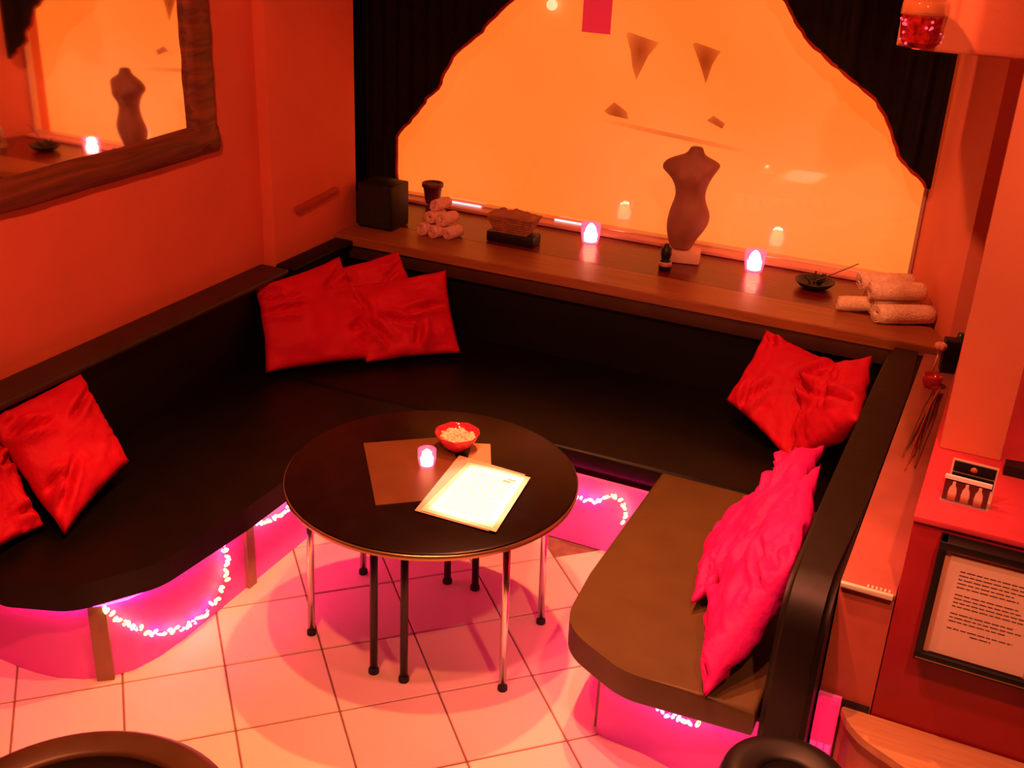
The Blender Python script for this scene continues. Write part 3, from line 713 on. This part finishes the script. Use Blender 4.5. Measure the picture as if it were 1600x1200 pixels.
rail(1.6, 3.72, 1.375, 1.487, 1); rail(1.6, 3.72, 2.42, 2.54, 2); rail(3.575, 3.72, 1.40, 2.52, 3); rail(1.6, 1.73, 1.40, 2.52, 4)
mgl = fin('mirror_glass', box(bmesh.new(), -.002, .002, -.96, .96, -.52, .52), mat('mirror_silver', (.92, .88, .85), .03, metal=1), mo)
mgl.location = (.014, 2.64-mr[1], .58); mgl.rotation_euler = (0, 0, .006)
# sloping shadow on the pilaster, put in as a thin dark red bar
o = mbox('shadow_streak', -.0, .022, -.17, .17, -.016, .016, mat('shadow_red', (.42, .05, .035), .7, nscale=9, namt=.1), None, .006); o.location = (-3.028, 4.36, 1.025); o.rotation_euler = (math.radians(4), 0, 0)
tag(o, 'slim dark red painted shadow streak on the left wall above the corner seat', 'bar')

# ------------------------------------------------------------------ low partition, counter, column, bulkhead
pb = (-.15, 2.69, 0)
po = empty('low_partition', pb, 'reddish low wooden partition behind the right backrest', 'partition')
mbox('body', -.218, -.0745, 2.695, 4.50, 0, .786, m_part, po, .003, pb)
mbox('top_board', -.218, -.0745, 2.690, 4.50, .787, .80, mat('partition_top', (.36, .10, .08), .35, nscale=6, namt=.14), po, .002, pb)
o = mbox('metal_edge', -.216, -.080, 2.680, 2.692, .788, .803, m_metal, po, .002, pb); tag(o, 'shiny metal edging strip')
bm = bmesh.new()
for k in range(6): box(bm, -.150+k*.011, -.145+k*.011, 2.695, 2.706, .80, .803)
fin('grip_studs', bm, m_metal, po, False, pb)
mbox('dark_foot', -.20, -.078, 2.683, 2.695, .405, .425, m_black, po, 0, pb)

cb = (.5, 3.0, 0)
ct = empty('counter', cb, 'red painted counter with flat front carrying the framed notice at the right edge', 'counter')
mbox('body', -.072, 1.4, 2.69, 3.85, 0, 1.035, m_counter, ct, .003, cb)
mbox('top', -.074, 1.4, 2.682, 3.86, 1.035, 1.052, mat('counter_top_rose', (.62, .05, .08), .35, nscale=5, namt=.1), ct, .003, cb)

colb = (.03, 3.2, 1.052)
o = mbox('column', -.09, .075, -.09, .30, 0, RZ-1.052, m_wallfar, None, .006); o.location = colb
tag(o, 'pale orange-lit square column rising from the counter', 'column')
o = mbox('wall_panel', -.12, .40, -.02, .02, 0, RZ-1.052, m_wallfar, None, .004); o.location = (.32, 3.62, 1.052)
tag(o, 'orange wall panel behind the column at the right edge', 'panel')
# bulkhead with a rounded corner, hanging from the ceiling
bp_ = smoothpoly([(-.49, 4.0), (1.6, 4.0), (1.6, 4.57), (-.49, 4.57)], [.13, 0, 0, .13], 10)
o = fin('bulkhead', prism(bmesh.new(), bp_, 2.015, RZ, .02, 3, True), m_wallfar, None, True, (0, 4.2, 2.015), (0, 4.2, 2.015)); auto(o, 40)
tag(o, 'orange plaster bulkhead with rounded corner above the right end of the window', 'bulkhead')
# hanging glass lantern before the bulkhead
hb = (-.395, 3.90, 2.035)
ho = empty('hanging_lantern', hb, 'faceted red and clear glass lantern hanging at the bulkhead corner', 'lantern')
bm = bmesh.new(); n = 12
prof = [(0, 0), (.045, .002), (.062, .020), (.066, .055), (.070, .095), (.068, .10), (.060, .095), (.055, .03), (0, .012)]
lathe(bm, prof, n)
o = fin('cup', bm, mat('faceted_red_glass', (.42, .015, .02), .06, spec=1, trans=.25, nscale=45, namt=.7), ho)
fin('rim', lathe(bmesh.new(), [(.069, .098), (.074, .100), (.072, .135), (.060, .150), (.054, .135), (.060, .102)], 24), mat('amber_rim', (.7, .25, .10), .1, alpha=.35), ho, True)
fin('cap', lathe(bmesh.new(), [(0, .150), (.055, .150), (.058, .158), (.02, .175), (0, .176)], 24), m_black, ho, True)
fin('hanging_wire', tube(bmesh.new(), [(0, 0, .175), (0, 0, RZ-2.035)], .0025, 6), m_black, ho, True)
sp0 = None
for k in range(16):
    a = random.uniform(PI, 2*PI); z = random.uniform(.015, .095)
    q = (.068*math.cos(a), .068*math.sin(a), z)
    if sp0 is None:
        bm = bmesh.new(); bmesh.ops.create_icosphere(bm, subdivisions=1, radius=.0045)
        sp0 = fin('glass_bead', bm, mat('sparkling_pink_bead', (.9, .1, .2), .1, emis=(1, .10, .22), estr=.8), ho); o = sp0
    else: o = link('glass_bead', sp0.data, ho)
    o.location = q; o.rotation_euler = (k, k*2, k); s = random.uniform(.6, 1.3); o.scale = (s, s, s)

# framed notice on the counter front
nb = (.15, 2.69, .66)
no = empty('framed_notice', nb, 'framed printed notice in a black frame on the counter front', 'notice')
def fr(name, x0, x1, y0, y1, z0, z1, m_, bev=0): return mbox(name, x0, x1, y0, y1, z0, z1, m_, no, bev, nb)
fr('frame_side', 0, .020, 2.640, 2.689, .665, 1.022, m_black, .003); fr('frame_side', .29, .31, 2.640, 2.689, .665, 1.022, m_black, .003)
fr('frame_top', 0, .31, 2.639, 2.689, 1.000, 1.022, m_black, .003); fr('frame_bottom', 0, .31, 2.639, 2.689, .660, .685, m_black, .003)
fr('gold_fillet', .005, .305, 2.6375, 2.6395, .668, .670, m_gold)
fr('mount', .018, .292, 2.655, 2.659, .683, 1.002, mat('notice_mount', (.80, .40, .30), .6))
fr('notice_sheet', .033, .262, 2.652, 2.655, .690, .985, m_notice)
bm = bmesh.new(); z = .955
for k in range(14):
    gap = .0115 if k not in (5, 9, 12) else .022
    z -= gap
    x1 = .245-random.uniform(0, .05) if k not in (13,) else .17
    x0 = .062 if k != 13 else .12
    xx = x0
    while xx < x1:       # dashes standing for illegible words
        w_ = random.uniform(.008, .022); box(bm, xx, min(xx+w_, x1), 2.6515, 2.652, z, z+.0028); xx += w_+.003
fin('text_lines', bm, m_inkd, no, False, nb)

# flyer holder on the counter
fb = (.035, 2.83, 1.052)
fo = empty('flyer_holder', fb, 'small flyer holder with dark card and bottle picture on the counter', 'holder', rz=math.radians(-3))
mbox('flyer', -.055, .055, -.030, -.027, .0, .072, mat('flyer_maroon', (.10, .02, .02), .5), fo)
mbox('flyer_header', -.057, .057, -.034, -.026, .066, .076, m_paper, fo)
for k, x in enumerate((-.032, .0, .032)):
    bm = lathe(bmesh.new(), [(0, 0), (.010, 0), (.011, .02), (.009, .035), (.004, .045), (.004, .054), (0, .055)], 12)
    bmesh.ops.scale(bm, verts=bm.verts, vec=(1, .12, 1)); bmesh.ops.translate(bm, verts=bm.verts, vec=(x, -.0305, .006))
    fin('printed_bottle', bm, mat('bottle_print', (.75, .50, .40), .6), fo, True)
mbox('dark_card', -.050, .062, .012, .015, .0, .105, mat('white_card_edge', (.85, .6, .5), .6), fo)
mbox('card_print', -.045, .058, .009, .012, .072, .100, m_black, fo); mbox('card_print', -.045, .058, .009, .012, .040, .067, m_black, fo)
bm = lathe(bmesh.new(), [(0, 0), (.008, .001), (.009, .004), (0, .006)], 12); bmesh.ops.rotate(bm, verts=bm.verts, matrix=Matrix.Rotation(PI/2, 3, 'X')); bmesh.ops.translate(bm, verts=bm.verts, vec=(.005, .009, .086))
fin('card_emblem', bm, mat('emblem_red', (.6, .12, .08), .5), fo, True)
mbox('holder_tray', -.058, .062, -.036, .020, 0, .004, m_clear, fo)
# black wedge right of the column
o = fin('door_stop', prism(bmesh.new(), [(-.03, -.02), (.05, -.02), (.03, .03), (-.03, .02)], 0, .03), m_black, None, False, loc=(.145, 3.05, 1.052)); tag(o, 'small black wedge on the counter right of the column', 'wedge')
# red lamp at right frame edge
rl = (.205, 3.25, 1.052)
ro = empty('red_lamp', rl, 'glowing pink-red glass lamp at the right edge of the photo', 'lamp')
fin('lamp_base', lathe(bmesh.new(), [(0, 0), (.03, 0), (.03, .012), (.008, .02), (.008, .09), (0, .09)], 20), m_black, ro, True)
fin('lamp_shade', lathe(bmesh.new(), [(0, .09), (.018, .09), (.034, .12), (.038, .18), (.030, .225), (0, .24)], 24), mat('lit_red_glass_lamp', (.8, .05, .1), .3, emis=(1, .03, .09), estr=1.2), ro, True)

# items on the partition corner
vo = empty('red_votive', (-.155, 4.17, .80), 'unlit red glass votive on the far end of the partition', 'candle')
fin('glass', lathe(bmesh.new(), [(0, 0), (.026, 0), (.034, .012), (.036, .045), (.030, .045), (.028, .015), (0, .008)], 24), m_redglass, vo, True)
fin('wax', lathe(bmesh.new(), [(0, .012), (.025, .012), (.027, .03), (0, .032)], 20), mat('red_wax', (.75, .08, .06), .5), vo, True)
o = mbox('black_box', -.03, .03, -.03, .03, 0, .13, m_black, None, .004); o.location = (-.118, 4.36, .80); o.rotation_euler = (0, 0, .2); tag(o, 'upright black box in the corner behind the red votive', 'box')
fo2 = empty('white_flower', (-.165, 4.30, .80), 'pale flower on a thin white stem in front of the black box', 'flower')
fin('stem', tube(bmesh.new(), [(0, 0, 0), (.004, 0, .05), (.010, .0, .105)], .004, 6), mat('pale_stem', (.8, .5, .4), .6), fo2, True)
bm = bmesh.new()
for k in range(6):
    a = k*PI/3; q = bmesh.ops.create_icosphere(bm, subdivisions=2, radius=.012)
    bmesh.ops.transform(bm, matrix=Matrix.Translation((.010+.012*math.cos(a), .012*math.sin(a), .115))@Matrix.Diagonal((1, .8, 1.3, 1)), verts=q['verts'])
fin('petals', bm, mat('pale_petal', (.8, .35, .28), .7), fo2, True)
o = fin('green_bottle', lathe(bmesh.new(), [(0, 0), (.030, 0), (.036, .015), (.036, .06), (.022, .085), (.013, .095), (.013, .11), (0, .11)], 24), m_green, None, True, loc=(-.098, 4.50, .80)); tag(o, 'dark green squat bottle in the corner by the splayed wall', 'bottle')
to2 = empty('twig_bundle', (-.13, 3.85, .80), 'bundle of thin dry reddish twigs lying along the partition top', 'twigs')
for k in range(7):
    x0 = random.uniform(-.015, .015); x1 = random.uniform(-.05, .05)
    fin('twig', tube(bmesh.new(), [(x0, .26, .008+.003*k), (x0*.5+x1*.4, .05, .010+.006*k), (x1, -.25-.03*k, .006)], [.0035, .003, .0015], 6), m_stem if k % 2 else mat('red_twig', (.45, .08, .05), .7), to2, True)

# curved low step in front of the counter
sb = (.5, 2.55, 0)
st = empty('curved_step', sb, 'low curved step with a tan wooden top at the foot of the counter', 'step')
cur = [(-.150, 2.678)]
for p0, p1, p2 in (((-.150, 2.678), (-.125, 2.60), (-.05, 2.56)), ((-.05, 2.56), (.25, 2.40), (.60, 2.36))):
    for k in range(1, 9):
        t = k/8; cur.append(tuple((1-t)**2*a+2*t*(1-t)*b+t*t*c for a, b, c in zip(p0, p1, p2)))
pts = cur+[(1.4, 2.36), (1.4, 2.685), (-.145, 2.685)]
fin('riser', prism(bmesh.new(), [(x+.01, y+.012) if y < 2.67 else (x+.004, y) for x, y in pts], 0, .385), mat('riser_brown', (.42, .13, .07), .5, nscale=5, namt=.15), st, False, sb)
auto(fin('tread', prism(bmesh.new(), pts, .385, .41, .005, 2), m_tan, st, True, sb), 40)

# ------------------------------------------------------------------ stools in the foreground
def stool(loc, r, h, label, ml):
    root = empty('round_stool', loc, label, 'stool')
    auto(fin('seat', lathe(bmesh.new(), [(0, h-.09), (r-.02, h-.09), (r-.004, h-.075), (r, h-.045), (r-.008, h-.018), (r-.03, h-.002), (r-.055, h), (r-.085, h-.010), (r-.10, h-.016), (r-.10, h-.03), (0, h-.03)], 72), ml, root, True), 80)
    fin('seat_panel', lathe(bmesh.new(), [(r-.098, h-.028), (r-.100, h-.020), (r-.14, h-.016), (0, h-.012)], 72), m_leather, root, True)
    fin('piping', lathe(bmesh.new(), [(r-.002, h-.080), (r+.004, h-.076), (r+.004, h-.070), (r-.002, h-.066)], 72), m_black, root, True)
    fin('pedestal', lathe(bmesh.new(), [(0, 0), (r*.7, 0), (r*.7, .012), (.05, .03), (.03, .05), (.03, h-.09), (0, h-.09)], 40), m_chrome, root, True)
stool((-1.665, 1.335, 0), .395, .42, 'large round black leather stool at the bottom left edge', mat('rim_lit_leather', (.075, .032, .012), .38, spec=.5, nscale=7, namt=.2))  # brown rim light put into the colour of the seat leather
stool((-.222, 2.285, 0), .168, .465, 'small round black stool at the end of the right seat', m_black)
# pink light on the partition end, put in as added glowing box and tubes
gb = (-.185, 2.672, 0)
go = empty('pink_glow', gb, 'added pink glow with three tubes for the pink-lit partition end', 'lamp')
mbox('added_back_plate', -.032, .032, .0, .012, 0, .44, m_panel, go, .002)
mbox('added_glow_box', -.030, .030, -.022, .0, .285, .43, mat('added_pink_glow_box', (.7, .02, .1), .4, emis=(1, .010, .085), estr=.85), go, .008)
tb0 = None
for k, x in enumerate((-.020, 0, .020)):
    if tb0 is None: tb0 = fin('added_glow_tube', tube(bmesh.new(), [(0, 0, 0), (0, 0, .165)], .0085, 12), mat('added_pink_glow_tube', (.6, .1, .3), .4, emis=(1, .03, .16), estr=1.1), go, True); o = tb0
    else: o = link('added_glow_tube', tb0.data, go)
    o.location = (x, -.012, .12)
